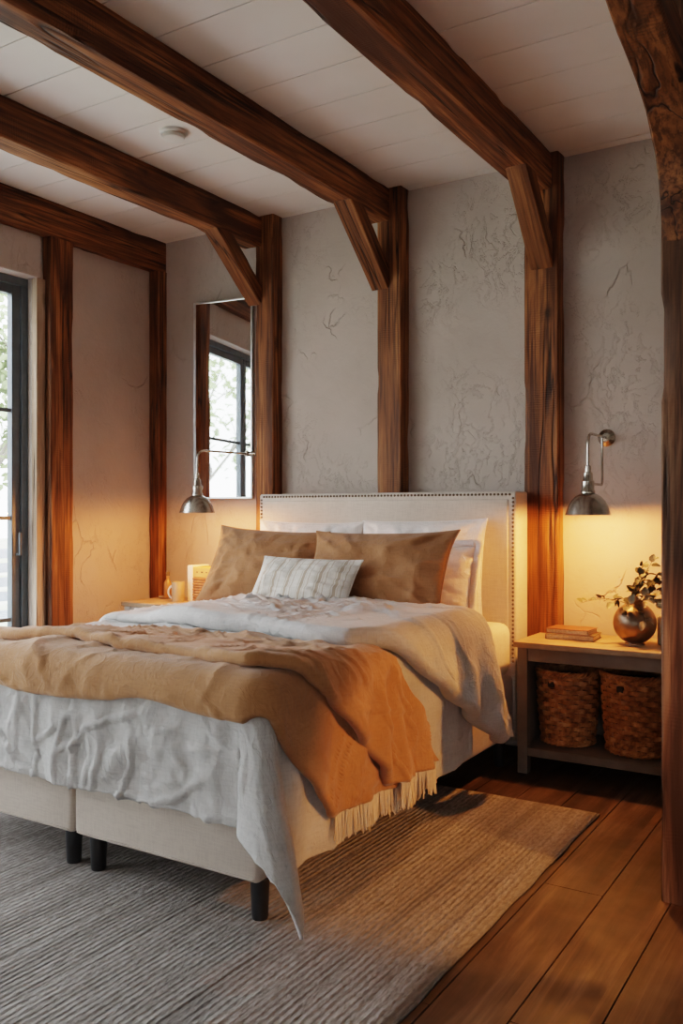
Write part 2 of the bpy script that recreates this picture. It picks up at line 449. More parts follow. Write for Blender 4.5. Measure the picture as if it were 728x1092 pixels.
def beam(x0, x1, seed, zb, label, y0=YF, y1=YB, zt=ZC):
    return timber('ceiling_beam', hewn(x1-x0, zt-zb, y1-y0, seed, .0024), M_BEAM, ((x0+x1)/2, y0, (zb+zt)/2), TOY, label, 'beam', GB)
beam(-1.63, -1.475, 11, ZB, 'thick brown timber beam running to the post beside the right wall lamp', y1=4.4)
beam(-2.56, -2.42, 12, ZB, 'brown timber beam just right of the smoke detector, ending above the middle of headboard', y1=4.4)
beam(-3.46, -3.325, 13, ZB, 'brown timber beam just left of the smoke detector, ending above the mirror', y1=4.4)
beam(-4.3, -4.215, 14, 2.885, 'brown timber beam along the top of the left window wall')
beam(-.61, -.47, 15, ZB, 'dark timber beam at the top right corner over the curved brace')
GP = 'timber posts against the back wall'
def post(x0, x1, y0, y1, z1, seed, label, mat=M_BEAM, amp=.0018, group=None, z0=0.):
    return timber('timber_post', hewn(x1-x0, y1-y0, z1-z0, seed, amp), mat, ((x0+x1)/2, (y0+y1)/2, z0), (0, 0, 0), label, 'post', group)
post(-1.62, -1.44, 4.4, YB, ZC, 21, 'wide timber post between the headboard and the right wall lamp', group=GP)
post(-2.50, -2.345, 4.4, YB, ZC, 22, 'timber post rising behind the middle of the headboard', group=GP)
post(-3.374, -3.235, 4.4, YB, ZC, 23, 'timber post between the mirror and the left end of headboard', group=GP)
post(-4.297, -4.205, 4.42, YB, 2.885, 24, 'narrow dark timber post in the left corner of the room', group=GP)
post(-4.3, -4.22, 3.53, 3.70, 2.885, 25, 'timber post on the left wall beside the window')
post(-.628, -.30, 2.95, 3.22, ZB-.002, 26, 'massive weathered timber post standing free at the right edge', M_OLD, .004)

def brace(x0, x1, ya, za, yb, zb, th, seed, label, mat=M_BRACE):
    """front/lower edge from (ya,za) under the beam to (yb,zb) on the post face; local Z runs from the post up to the beam."""
    d = Vector((0, ya-yb, za-zb)); L = d.length; d.normalize()
    n = Vector((0, d.z, -d.y))           # perpendicular: toward the wall and up
    if n.z < 0: n = -n
    X = n.cross(d)                        # local X
    R = Matrix((X, n, d)).transposed()    # columns
    org = Vector(((x0+x1)/2, yb, zb))+n*th/2
    # local point p=(px,py,t): world = org + X px + n py + d t
    c0 = lambda px, py: (yb-(org.y+n.y*py))/d.y
    c1 = lambda px, py: (za-(org.z+n.z*py))/d.z
    mb = hewn(x1-x0, th, L, seed, .0018, .04, .005, c0, c1)
    return timber('timber_brace', mb, mat, org, R.to_euler(), label, 'brace', 'diagonal timber braces')
brace(-1.585, -1.47, 4.02, ZB, 4.4, 2.50, .10, 31, 'orange brown diagonal brace above the right wall lamp')
brace(-2.535, -2.42, 3.98, ZB, 4.4, 2.52, .10, 32, 'orange brown diagonal brace above the middle of headboard')
brace(-3.43, -3.325, 3.97, ZB, 4.4, 2.54, .10, 33, 'orange brown diagonal brace beside the top of the mirror')
# curved brace of the free standing post, arching toward the camera
low = [(2.952, 2.10), (2.938, 2.20), (2.915, 2.29), (2.87, 2.365), (2.74, 2.445), (2.6, 2.495), (2.4, 2.535), (2.2, 2.60), (2.0, 2.70), (1.82, 2.83), (1.75, 2.905)]
upp = [(2.956, 2.16), (2.956, 2.30), (2.953, 2.42), (2.89, 2.51), (2.76, 2.58), (2.65, 2.625), (2.48, 2.665), (2.30, 2.72), (2.13, 2.80), (2.01, 2.88), (1.98, 2.905)]
def densify(L, n):
    out = []
    for i in range(n):
        t = i/(n-1)*(len(L)-1); k = min(int(t), len(L)-2); f = t-k; out.append((L[k][0]*(1-f)+L[k+1][0]*f, L[k][1]*(1-f)+L[k+1][1]*f))
    return out
lo_, up_ = densify(low, 28), densify(upp, 28)
CBX, CBH = -.565, .062
rows = []
for i, ((ya, za), (yb, zb)) in enumerate(zip(lo_, up_)):
    ring = []
    for (sx, f) in ((-1, .06), (-1, .35), (-1, .65), (-1, .94), (-.9, 1), (-.3, 1), (.3, 1), (.9, 1), (1, .94), (1, .65), (1, .35), (1, .06), (.9, 0), (.3, 0), (-.3, 0), (-.9, 0)):
        no = (float(vn(i*.35+sx*3, f*3, 4))-.5)*.008
        y, z = ya+(yb-ya)*f, za+(zb-za)*f
        ring.append((sx*(CBH+no), -(z+no*.6), y))
    rows.append(ring)
P = np.array(rows); mb = MB().grid(np.transpose(P, (1, 0, 2)), closeu=True); q = len(rows)
mb.f += [tuple(j*q for j in range(16)), tuple(j*q+q-1 for j in range(16))]
timber('curved_brace', mb, M_BEAM, (CBX, 0, 0), TOY, 'dark curved brace bending from the free-standing post up to the beam', 'brace')

# ------------------------------------------------------------------ bed
BX0, BX1, BY0, BY1 = -3.2, -1.6, 2.1, 4.2
BC = (BX0+BX1)/2
bed = thing('upholstered_bed', 'beige upholstered double bed with a nailhead-trimmed headboard and black feet', 'bed', (BC, (BY0+BY1)/2, 0))
def soft_box(x0, x1, y0, y1, z0, z1, r=.02, n=18, puff=.004, seed=0):
    """rounded box as one closed surface with a faint upholstered bulge"""
    import bmesh
    bm = bmesh.new(); bmesh.ops.create_cube(bm, size=1.0)
    bmesh.ops.scale(bm, vec=(x1-x0, y1-y0, z1-z0), verts=bm.verts)
    bmesh.ops.bevel(bm, geom=list(bm.edges), offset=r, segments=4, profile=.5, affect='EDGES')
    bmesh.ops.translate(bm, vec=((x0+x1)/2, (y0+y1)/2, (z0+z1)/2), verts=bm.verts)
    mb = MB(); bm.verts.index_update()
    mb.add([v.co for v in bm.verts], [tuple(v.index for v in f.verts) for f in bm.faces]); bm.free(); return mb
for x0, x1 in ((BX0, BC-.003), (BC+.003, BX1)):
    o = obj('bed_base', soft_box(x0, x1, BY0, BY1-.002, .135, .435, .022), M_BASE, bed, smooth=True)
    sm_ = MB()
    for z in (.150,): sm_.tube([(x0+.02, BY0-.0005, z), (x1-.02, BY0-.0005, z)], .003, 6)
    obj('piping', sm_, M_BASE, o, smooth=True)
for fx in (BC-.062, BC+.062, BX0+.07, BX1-.038):
    for fy in (BY0+.06, BY1-.10):
        obj('leg', MB().lathe([(.022, 0), (.026, .02), (.030, .135)], (fx, fy, 0), 20), M_BLACK, bed, smooth=True, bevel=.002)
# headboard: padded slab with raised border, and nail heads
HX0, HX1, HY0, HY1, HZ = -3.2, -1.595, 4.215, 4.385, 1.355
hb = obj('headboard', soft_box(HX0, HX1, HY0, HY1, .10, HZ, .012), M_HEAD, bed, smooth=True)
obj('padded_panel', soft_box(HX0+.040, HX1-.040, HY0-.007, HY0+.03, .45, HZ-.040, .007), M_HEAD, hb, smooth=True)
nb = MB()
def nail(p):
    M = Matrix.Rotation(PI/2, 4, 'X')
    nb.lathe([(.0068, 0), (.0062, .003), (.0035, .0055), (.0, .0065)], p, 8, M)
zz = .5
while zz < HZ-.02:
    nail((HX1-.016, HY0, zz)); nail((HX0+.016, HY0, zz)); zz += .0205
xx = HX0+.034
while xx < HX1-.03:
    nail((xx, HY0, HZ-.016)); xx += .0205
nh = obj('nailhead_trim', nb, M_BRASS, hb, smooth=True); nh['label'] = 'row of dark metal nail heads'
# mattress with fitted sheet
mt = obj('mattress', soft_box(BX0+.005, BX1-.005, BY0+.02, BY1+.0, .437, .70, .055), M_SHEET, smooth=True)
tag(mt, 'thick mattress in a cream fitted sheet, bare beside the white pillows', 'mattress')

# ------------------------------------------------------------------ draped cloth
def drape(X, Y, z0, side_r, side_l, foot, R, flare=.0, cflare=.22, sag=0):
    xr, xl, yf = side_r-R, side_l+R, foot+R
    a = np.maximum(X-xr, 0); a2 = np.maximum(xl-X, 0); sg = np.where(a2 > 0, -1., 1.); a = a+a2
    b = np.maximum(yf-Y, 0); d = np.hypot(a, b)+1e-9
    bt = 2*(a/d)*(b/d); d = d*(1-.06*bt**2*np.clip(d/.7, 0, 1)**2)
    dh = np.hypot(a, b)+1e-9; dx, dy = sg*a/dh, -b/dh
    q = R*PI/2; arc = d < q
    both = bt                      # 0 on plain sides, 1 on the corner diagonal
    fl = flare+cflare*both**1.5
    off = np.where(arc, R*np.sin(np.minimum(d, q)/R), R+fl*(d-q)/np.sqrt(1+fl*fl))
    drop = np.where(arc, R*(1-np.cos(np.minimum(d, q)/R)), R+(d-q)/np.sqrt(1+fl*fl))
    Xc = np.clip(X, xl, xr); Yc = np.maximum(Y, yf)
    off2 = off*(1+.22*both*np.clip((d-q)/.4, 0, 1))
    P = np.stack([Xc+dx*off2, Yc+dy*off*(1-.12*both), z0-drop-.032*sm((-2.55-Xc)/.6)], -1)
    h = np.where(arc, np.sin(np.minimum(d, q)/R), 1.)
    N = np.stack([dx*h, dy*h, np.sqrt(np.maximum(1-h*h, 0))], -1)
    N[d < 1e-6] = (0, 0, 1)
    th = np.arctan2(b, a)                     # 0 side .. pi/2 foot
    peri = Yc-Xc*sg*1.0-th*.42*sg             # runs continuously round the edge
    return P, N, np.maximum(drop-R*.6, 0), peri, both*(d > R)

# duvet body
S_R, S_L, FT = -1.572, -3.228, 2.068
nx, ny = 430, 350
u = np.linspace(0, 1, nx); v = np.linspace(0, 1, ny)
U, V = np.meshgrid(u, v, indexing='ij')
Yt = 3.56
Y = 1.0*V
foot_s = .455+.02*(vn(U*5, U*0, 3)-.5)+.055*sm((.5-U)/.5)*0-.05*sm(1-U*1.6)
Y = Yt-(Yt-(2.128-foot_s))*V
side_drop = .60+.035*(vn(Y*3.1, Y*0, 8)-.5)
Xa, Xb = -3.168-.55, -1.632+side_drop
X = Xa+(Xb-Xa)*U
P, N, drop, peri, both = drape(X, Y, .742, S_R, S_L, FT, .06, .015, .36)
top = np.clip(1-drop/.12, 0, 1)
side = sm(drop/.28)*np.where(X < -3.1, .15, 1.)
isfoot = sm((2.2-P[..., 1])/.1)
w1 = vn(peri*3.5, drop*1.5, 4)
fold = (.5+.5*np.sin(peri*2*PI/.23+5*w1))*side*(.018*(1-isfoot)+.010*isfoot)
# linen creases: warped ridged noise, running slantwise down the foot, softer on top
wx = fbm(X*3, Y*3, 21)*.9; wy = fbm(X*3, Y*3, 25)*.9
cre = ridge((X*1.0+Y*.9)*5+wx*2.5, (Y*1.0-X*.55)*2.6+wy*2, 31, 4)
cre2 = ridge(X*9+wx*4, Y*13+wy*4, 41, 3)
puff = (fbm(X*2.4, Y*2.4, 51)-.47)*.036*top
crs = creases(X, Y, 91)
upper = sm((.30-drop)/.25)*side
radi = (vn(X*22+Y*3, Y*3, 77)-.5)*.012*isfoot*upper
disp = fold*(1-.75*both)+puff+(cre-.35)*(.0065*isfoot+.005)+((cre2-.35)*.003+(crs-.3)*(.0105*isfoot+.006))*(1-.8*np.clip(both*2, 0, 1))+radi
P = P+N*np.maximum(disp, -.004)[..., None]
mb = MB().grid(P)
duv = thing('duvet', 'pale grey linen duvet hanging to a point at the bed foot', 'duvet', (BC, 2.9, .74))
obj('duvet_cover', mb, M_DUVET, duv, smooth=True, solid=.012, off=-1)
# turned-down top band with a rolled front edge and slanting side hems
def layer(nm, par, mat, z0, sr, sl, ft, R, xa, xb, yback, yfront, roll, ret, nx, ny, seed, amp_fold, lam, crease, thick, flare=.02, crease2=.003, puffa=.01, back=0., flipfold=1.):
    """yback/yfront: functions of X (unsheared). The front edge rolls under with radius `roll` and returns `ret` underneath."""
    u = np.linspace(0, 1, nx); s = np.linspace(0, 1, ny)
    U, S = np.meshgrid(u, s, indexing='ij')
    X = xa+(xb-xa)*U
    yb_, yf_ = yback(X), yfront(X)
    W = yb_-yf_
    arc = PI*roll; tot = W+arc+ret
    l = S*tot
    on = l <= W; inarc = (l > W) & (l <= W+arc)
    Y = np.where(on, yb_-l, np.where(inarc, yf_-roll*np.sin(np.clip((l-W)/max(roll, 1e-6), 0, PI)), yf_+(l-W-arc)))
    dz = np.where(on, 2*roll, np.where(inarc, roll+roll*np.cos(np.clip((l-W)/max(roll, 1e-6), 0, PI)), 0.))
    dz = dz*(1-.6*sm((-2.6-X)/.5)*(z0 > .755)*(roll > .02))*(1-back*sm((Y-yf_)/np.maximum(W, .01)*1.3))
    P, N, drop, peri, both = drape(X, Y, z0, sr, sl, ft, R, flare, .15)
    P[..., 2] -= back*.014*sm((Y-yf_)/np.maximum(W, .01))
    side = sm(drop/.26)*np.where(X < -3.1, .15, 1.); top = np.clip(1-drop/.1, 0, 1)
    ph = vn(Y*3.1+seed, drop*1.2, seed+2)
    fold = (.5+.5*np.sin(peri*2*PI/lam+5*ph+seed))*side*amp_fold*flipfold
    wx = fbm(X*3, Y*3, seed+21)*.9; wy = fbm(X*3, Y*3, seed+25)*.9
    cre = ridge((X+Y*.7)*5+wx*2.6, (Y-X*.5)*3+wy*2, seed+31, 4)
    cre2 = ridge(X*10+wx*4, Y*10+wy*4, seed+41, 3)
    pf = (fbm(X*3, Y*3, seed+51)-.47)*puffa*top
    crs = creases(X, Y, seed+91)
    disp = np.maximum(fold+pf+(cre-.35)*crease*.6+(cre2-.35)*crease2*.6+(crs-.3)*crease*1.15, -.003)+dz
    P = P+N*disp[..., None]
    mb = MB().grid(P)
    o = obj(nm, mb, mat, par, smooth=True, solid=thick, off=-1)
    return o, P, N
exc = lambda X: np.maximum(X+1.66, 0)
excl = lambda X: np.maximum(-3.14-X, 0)
layer('turned_down_band', duv, M_DUVET, .766, -1.548, -3.25, FT-.02, .07, -3.62, -1.05,
      lambda X: 3.58+.36*exc(X)+.03*(vn(X*4, X*0, 61)-.5), lambda X: 2.86-.13*sm((X+2.3)/.6)+.18*sm((-2.3-X)/.8)+1.60*exc(X)+.035*(vn(X*3, X*0, 62)-.5)-.02*np.sin(X*2), .030, .10,
      230, 170, 60, .040, .27, .011, .010, .03, .0045, .03)
# throw: a lower sheet and a folded-over upper layer, with a fringe on the right hem
thr = thing('throw_blanket', 'folded mustard throw draped across the bed with cream fringe at its right end', 'blanket', (BC, 2.5, .76))
XE = -1.622+.52
lo_front = lambda X: 1.982+.84*np.maximum(X+1.60, 0)**1.05-.012*np.sin(X*7)+.02*(vn(X*5, X*0, 71)-.5)
obj1, P1, N1 = layer('lower_sheet', thr, M_THROW, .752, -1.545, -3.255, FT-.022, .07, -3.55, XE,
      lambda X: 2.66+.80*exc(X), lo_front, .009, .05, 220, 190, 70, .022, .20, .013, .010, .02, .0045, .022, back=.7)
up_front = lambda X: 2.25+.08*sm((-2.3-X)/.9)-.10*sm((X+2.3)/.6)+.98*exc(X)+.015*np.sin(X*9)
obj2, P2, N2 = layer('folded_over_layer', thr, M_THROW, .773, -1.520, -3.28, FT-.05, .08, -3.56, XE+.02,
      lambda X: 2.67+.04*np.sin(X*2.2)+.80*exc(X), up_front, .013, .12, 220, 150, 80, .034, .19, .012, .010, .03, .0035, .02, back=.85)
fb = MB(); rng = random.Random(5)
def fringe(Pm, frac0, frac1, n):
    row = Pm[-1]; prev = Pm[-4]; m = len(row)
    for i in range(n):
        j = int(m*(frac0+(frac1-frac0)*(i+rng.random()*.6)/n)); j = min(m-2, max(0, j))
        p = Vector(row[j]); dirn = (p-Vector(prev[j])); dirn.normalize()
        L = .080+rng.random()*.022; sx, sy = rng.uniform(.0, .010), rng.uniform(-.016, .012)
        pts = [p-dirn*.006, p+dirn*.012, p+Vector((.004+sx*.4, sy*.4, -L*.45)), p+Vector((.004+sx, sy, -L))]
        fb.tube(pts, [.0034, .0036, .0030, .0022], 5)
fringe(P1, .02, .90, 120); fringe(P2, .03, .66, 80)
fo = obj('fringe', fb, M_FRINGE, thr, smooth=True); fo['label'] = 'cream tasselled fringe'

# ------------------------------------------------------------------ pillows
def pillow(name, w, h, t, c, lean, yaw=0, roll=0, mat=M_WHITE, seed=0, label='', cat='pillow', group=None, flange=0, seam=None, pinch=.06, n=64, slump=0):
    s = np.linspace(-1, 1, n); U, V = np.meshgrid(s, s, indexing='ij')
    # denser sampling near the edge
    U = np.sin(U*PI/2); V = np.sin(V*PI/2)
    fu = 1-pinch*(1-np.abs(V)**3)*1.0; fv = 1-pinch*(1-np.abs(U)**3)*1.0
    Xp = U*w/2*fu*1.0; Yp = V*h/2*fv
    th = (np.clip(1-np.abs(U)**2.2, 0, 1)**.62)*(np.clip(1-np.abs(V)**2.2, 0, 1)**.62)
    edge = np.clip((1-np.maximum(np.abs(U), np.abs(V)))/.25, 0, 1)
    # wrinkles radiate from the corners and edges
    ang = np.arctan2(V, U); rad = np.hypot(U, V)
    wr = (ridge(U*2.2+seed, V*2.2-seed, seed, 3)-.35)*.018+creases(U*w*1.0+seed*.37, V*h*1.0, seed)*.004+(vn(ang*9+seed, rad*2, seed+3)-.5)*.036*np.clip(rad-.35, 0, 1)
    wr = wr*(w/.7)
    lump = (fbm(U*1.3+seed, V*1.3, seed+7)-.5)*.06*(w/.7)
    zf = th*(t/2+lump)+wr*edge**.8
    zb = -th*(t/2)
    if slump: zf = zf+th*slump*(1-V)*.5; 
    if seam:
        for sx in seam: zf = zf-.007*np.exp(-((Xp-sx)/.006)**2)*edge
    F = np.stack([Xp, Yp, zf+.002], -1); B = np.stack([Xp, Yp, zb-.002], -1)
    M = Matrix.Translation(c) @ Matrix.Rotation(yaw, 4, 'Z') @ Matrix.Rotation(PI/2-lean, 4, 'X') @ Matrix.Rotation(roll, 4, 'Z')
    R3 = np.array(M.to_3x3()); T = np.array(M.translation)
    root = None
    mb = MB()
    F2 = F@R3.T; B2 = B@R3.T
    mb.grid(F2).grid(B2, flip=True)
    ring = [(i, 0) for i in range(n)]+[(n-1, j) for j in range(1, n)]+[(i, n-1) for i in range(n-2, -1, -1)]+[(0, j) for j in range(n-2, 0, -1)]
    N2 = n*n
    for k in range(len(ring)):
        (i, j), (i2, j2) = ring[k], ring[(k+1) % len(ring)]
        mb.f.append((i*n+j, N2+i*n+j, N2+i2*n+j2, i2*n+j2))
    mb.v = [(x+T[0], y+T[1], z+T[2]) for x, y, z in mb.v]
    o = obj(name, mb, mat, loc=c, smooth=True); tag(o, label, cat, group)
    if flange or True:
        pb = MB(); pts = []
        for (i, j) in ring[::2]:
            p = np.array([Xp[i, j], Yp[i, j], 0.])*np.array([1+.006, 1+.006, 1]); pts.append(R3@p+T)
        pts.append(pts[0])
        if flange:
            q = []
            for (i, j) in ring:
                p = np.array([Xp[i, j], Yp[i, j], 0.]); e = np.array([U[i, j] if abs(U[i, j]) > .999 else 0, V[i, j] if abs(V[i, j]) > .999 else 0, 0.])
                wob = (vn(i*.25, j*.25, seed)-.5)*.012
                q.append([R3@p+T, R3@(p+e*flange+np.array([0, 0, wob]))+T])
            q.append(q[0])
            pb.grid(np.array(q)); obj('flange', pb, mat, o, smooth=True, solid=.006, off=0)
        else:
            pb.tube(pts, .0035, 6, cap=False); obj('piping', pb, mat, o, smooth=True)
    return o
GW = 'white pillows against the headboard'
pillow('pillow', .70, .49, .17, (-2.80, 4.115, .955), math.radians(10), mat=M_WHITE, seed=3, group=GW, label='plump white pillow behind the left ochre cushion', pinch=.05, roll=-.01)
pillow('pillow', .72, .50, .17, (-2.085, 4.12, .962), math.radians(10), mat=M_WHITE, seed=9, group=GW, label='rearmost white pillow at the right, its top corner highest against the headboard', pinch=.05, roll=.02)
pillow('pillow', .64, .38, .15, (-2.06, 4.005, .895), math.radians(14), mat=M_WHITE, seed=14, group=GW, label='white flanged pillow squeezed behind the right ochre cushion', flange=.035, pinch=.03)
GO = 'ochre linen cushions'
pillow('cushion', .72, .46, .17, (-2.845, 3.76, .955), math.radians(27), yaw=.02, roll=-.045, mat=M_OCHRE, seed=22, label='ochre linen cushion at the left, half behind the other one', cat='cushion', group=GO, pinch=.085, seam=(-.02,))
pillow('cushion', .80, .48, .18, (-2.125, 3.715, .945), math.radians(28), yaw=.0, roll=.02, mat=M_OCHRE, seed=27, label='large ochre linen cushion at the right with stitched centre seams', cat='cushion', group=GO, pinch=.085, seam=(-.05, .02))
pillow('cushion', .57, .31, .13, (-2.415, 3.52, .895), math.radians(35), yaw=.02, roll=-.01, mat=M_STRIPE, seed=33, label='small striped cream lumbar cushion in front of the ochre ones', cat='cushion', pinch=.05)

# ------------------------------------------------------------------ nightstands
def nightstand(x0, x1, y0, y1, zt, paint, topm, label, g):
    ns = thing('nightstand', label, 'nightstand', ((x0+x1)/2, (y0+y1)/2, 0), g)
    obj('table_top', MB().box(x0-.015, x1+.015, y0-.015, y1, zt-.028, zt), topm, ns, bevel=.004)
    obj('apron', MB().box(x0+.05, x1-.05, y0+.006, y0+.028, zt-.092, zt-.0285).box(x0+.006, x0+.028, y0+.05, y1-.05, zt-.092, zt-.0285).box(x1-.028, x1-.006, y0+.05, y1-.05, zt-.092, zt-.0285).box(x0+.05, x1-.05, y1-.028, y1-.006, zt-.092, zt-.0285), paint, ns, bevel=.003)
    for lx in (x0, x1-.05):
        for ly in (y0, y1-.05):
            obj('leg', MB().box(lx, lx+.05, ly, ly+.05, 0, zt-.0285), paint, ns, bevel=.003)
    obj('lower_shelf', MB().box(x0+.004, x1-.004, y0+.006, y1-.006, .085, .125), paint, ns, bevel=.003)
    for sx in (x0+.012, x1-.026): obj('side_panel', MB().box(sx, sx+.014, y0+.05, y1-.05, .126, zt-.093), paint, ns)
    return ns
GN = 'nightstands beside the bed'
NZ = .63
nightstand(-1.525, -.66, 4.045, 4.485, NZ, M_PAINT, M_TOP, 'taupe open nightstand right of the bed, holding two wicker baskets', GN)
LZ = .69
nightstand(-4.075, -3.30, 3.975, 4.41, LZ, M_PAINT2, M_TOP, 'pale grey nightstand at the left of the bed, only its top corner showing', GN)

# wicker baskets
def basket(cx, cy, z, r0, r1, h, label, rows, nst, seed):
    bk = thing('wicker_basket', label, 'basket', (cx, cy, z), 'wicker baskets under the right nightstand')
    wv = MB(); n = nst*4
    rh = (h-.035)/rows
    for i in range(rows):
        zc = z+.012+rh*(i+.5); f = (zc-z)/h; r = r0+(r1-r0)*f+.006*math.sin(f*PI)
        vs = []; m = 6; ph = PI*(i % 2)
        for k in range(n):
            q = 2*PI*k/n
            rr = r+.0078*math.sin(q*nst/2*1.0+ph)
            cxk = Vector((math.cos(q), math.sin(q), 0))
            for j in range(m):
                a = 2*PI*j/m
                vs.append(Vector((cx, cy, zc))+cxk*(rr+math.cos(a)*.0058)+Vector((0, 0, math.sin(a)*rh*.56)))
        fs = [(k*m+j, ((k+1) % n)*m+j, ((k+1) % n)*m+(j+1) % m, k*m+(j+1) % m) for k in range(n) for j in range(m)]
        wv.add(vs, fs)
    obj('woven_wall', wv, M_WICKER, bk, smooth=True)
    st = MB()
    for k in range(nst):
        q = 2*PI*(k+.25)/nst
        st.tube([(cx+math.cos(q)*r0, cy+math.sin(q)*r0, z+.008), (cx+math.cos(q)*(r1+.0), cy+math.sin(q)*(r1+.0), z+h-.02)], .0042, 6)
    obj('stakes', st, M_WICKER, bk, smooth=True)
    rm = MB()
    for s in range(3):
        pts = []
        for k in range(121):
            q = 2*PI*k/120; a = q*14+s*2*PI/3
            rr = r1+.004+.0075*math.cos(a); pts.append((cx+rr*math.cos(q), cy+rr*math.sin(q), z+h-.016+.0085*math.sin(a)))
        rm.tube(pts, .0068, 7, cap=False)
    obj('braided_rim', rm, M_WICKER, bk, smooth=True)
    fm = MB()
    for s in range(2):
        pts = []
        for k in range(121):
            q = 2*PI*k/120; a = q*14+s*PI
            rr = r0+.006+.005*math.cos(a); pts.append((cx+rr*math.cos(q), cy+rr*math.sin(q), z+.012+.005*math.sin(a)))
        fm.tube(pts, .0062, 7, cap=False)
    obj('braided_foot', fm, M_WICKER, bk, smooth=True)
    obj('liner', MB().lathe_open([(.0, .012), (r0-.014, .014), (r1-.013, h-.045)], (cx, cy, z), 40), M_DARK, bk, smooth=True)
    # handle: dark slot with a leather tab at the front
    a = math.radians(-105); rr = r1-.001
    px, py = cx+math.cos(a)*rr, cy+math.sin(a)*rr
    Mx = Matrix.Translation((px, py, z+h*.82)) @ Matrix.Rotation(a+PI/2, 4, 'Z')
    obj('handle_tab', MB().box(-.016, .016, -.012, .004, -.014, .014, Mx), M_DARK, bk, bevel=.004)
    return bk
basket(-1.345, 4.26, .126, .118, .142, .365, 'smaller wicker basket on the shelf, the one nearer the bed', 15, 22, 1)
basket(-1.010, 4.255, .126, .135, .158, .380, 'larger wicker basket on the shelf, the one beside the big post', 15, 26, 2)

# books
def book(x0, y0, z, w, d, h, rot, cov, label, g):
    bk = thing('book', label, 'book', (x0, y0, z), g)
    M = Matrix.Translation((x0, y0, z)) @ Matrix.Rotation(rot, 4, 'Z')
    c = .003
    obj('cover', MB().box(-w/2, w/2, -d/2, d/2, 0, c, M).box(-w/2, w/2, -d/2, d/2, h-c, h, M).box(-w/2, -w/2+c, -d/2, d/2, c, h-c, M), cov, bk, bevel=.001)
    obj('pages', MB().box(-w/2+c, w/2-.005, -d/2+.005, d/2-.005, c, h-c, M), M_PAGES, bk)
    return bk
GBK = 'books stacked on the right nightstand'
book(-1.325, 4.285, NZ+.0005, .235, .17, .026, math.radians(4), M_COVER2, 'olive brown book at the bottom of the pair on the nightstand', GBK)
book(-1.335, 4.29, NZ+.027, .21, .155, .024, math.radians(-2), M_COVER1, 'reddish brown book lying on top of the other book', GBK)

# vase and leafy branches
VX, VY = -1.02, 4.235
va = thing('round_vase', 'round metallic bronze vase on the right nightstand', 'vase', (VX, VY, NZ))
r = .098; prof = [(.042, .0), (.045, .006), (.040, .012)]
for i in range(1, 22):
    a = -PI/2+.42+(PI-.42-.38)*i/21
    prof.append((r*math.cos(a), .012+r*.91+r*math.sin(a)))
prof += [(.036, .012+r*1.86), (.038, .012+r*1.93), (.031, .012+r*1.93), (.029, .012+r*1.7)]
obj('vase_body', MB().lathe_open(prof, (VX, VY, NZ+.0005), 48), M_VASE, va, smooth=True)
obj('vase_foot', MB().lathe([(.047, 0), (.047, .006), (.042, .009)], (VX, VY, NZ+.0003), 40), M_NICKEL, va, smooth=True)
pl = thing('leafy_branches', 'dried leafy branches spilling from the round vase', 'branches', (VX, VY, NZ+.19))
def leaf(mb, p, d, up, L, W):
    d = d.normalized(); s = d.cross(up)
    if s.length < 1e-4: s = d.cross(Vector((1, 0, .2)))
    s.normalize(); nn = s.cross(d)
    vs = [p, p+d*L*.18+s*W*.42+nn*W*.1, p+d*L*.5+s*W*.5+nn*W*.16, p+d*L*.82+s*W*.28+nn*W*.05, p+d*L-nn*W*.08,
          p+d*L*.82-s*W*.28+nn*W*.05, p+d*L*.5-s*W*.5+nn*W*.16, p+d*L*.18-s*W*.42+nn*W*.1, p+d*L*.5]
    mb.add(vs, [(0, 1, 2, 8), (8, 2, 3, 4), (8, 4, 5, 6), (0, 8, 6, 7)])
rg = random.Random(12)
def sprig(end, ctrl, nl, size, mats, start=None):
    st = MB(); lf = MB()
    a = Vector(start or (VX+rg.uniform(-.012, .012), VY+rg.uniform(-.012, .012), NZ+.17)); c = Vector(ctrl); e = Vector(end)
    pts = [(a*(1-t)**2+c*2*t*(1-t)+e*t*t) for t in [i/10 for i in range(11)]]
    st.tube(pts, [.0022-.0012*i/10 for i in range(11)], 5)
    so = obj('sprig', st, M_STEM, pl, smooth=True)
    for i in range(nl):
        t = .3+.7*(i+.5)/nl if nl < 10 else .22+.78*(i+.5)/nl
        p = a*(1-t)**2+c*2*t*(1-t)+e*t*t; tang = (c-a)*(1-t)+(e-c)*t; tang.normalize()
        sd = Vector((rg.uniform(-1, 1), rg.uniform(-1, 1), rg.uniform(-.6, .9))).normalized()
        d = (tang*.5+sd).normalized(); L = size*rg.uniform(.65, 1.15)
        leaf(lf, p+d*.004, d, Vector((rg.uniform(-.5, .5), rg.uniform(-1, .2), 1)).normalized(), L, L*.78)
    obj('leaves', lf, mats, so, smooth=True)
Z0 = NZ+.19
sprig((-1.26, 4.19, .815), (-1.12, 4.2, .87), 9, .034, M_LEAF)
sprig((-1.10, 4.16, .825), (-1.06, 4.20, .88), 7, .05, M_LEAF)
sprig((-.99, 4.28, 1.01), (-1.02, 4.25, .9), 15, .040, M_LEAF)
sprig((-.93, 4.20, 1.03), (-.99, 4.22, .93), 16, .045, M_LEAF)
sprig((-.88, 4.25, .96), (-.95, 4.24, .95), 16, .045, M_LEAF)
sprig((-.95, 4.14, .74), (-.98, 4.15, .86), 15, .045, M_LEAF2)
sprig((-.90, 4.15, .83), (-.95, 4.18, .90), 15, .045, M_LEAF2)
sprig((-.84, 4.2, .88), (-.92, 4.2, .92), 14, .045, M_LEAF2)
sprig((-.97, 4.20, .97), (-1.0, 4.2, .9), 15, .042, M_LEAF)
sprig((-1.00, 4.17, .90), (-1.02, 4.2, .87), 10, .042, M_LEAF)
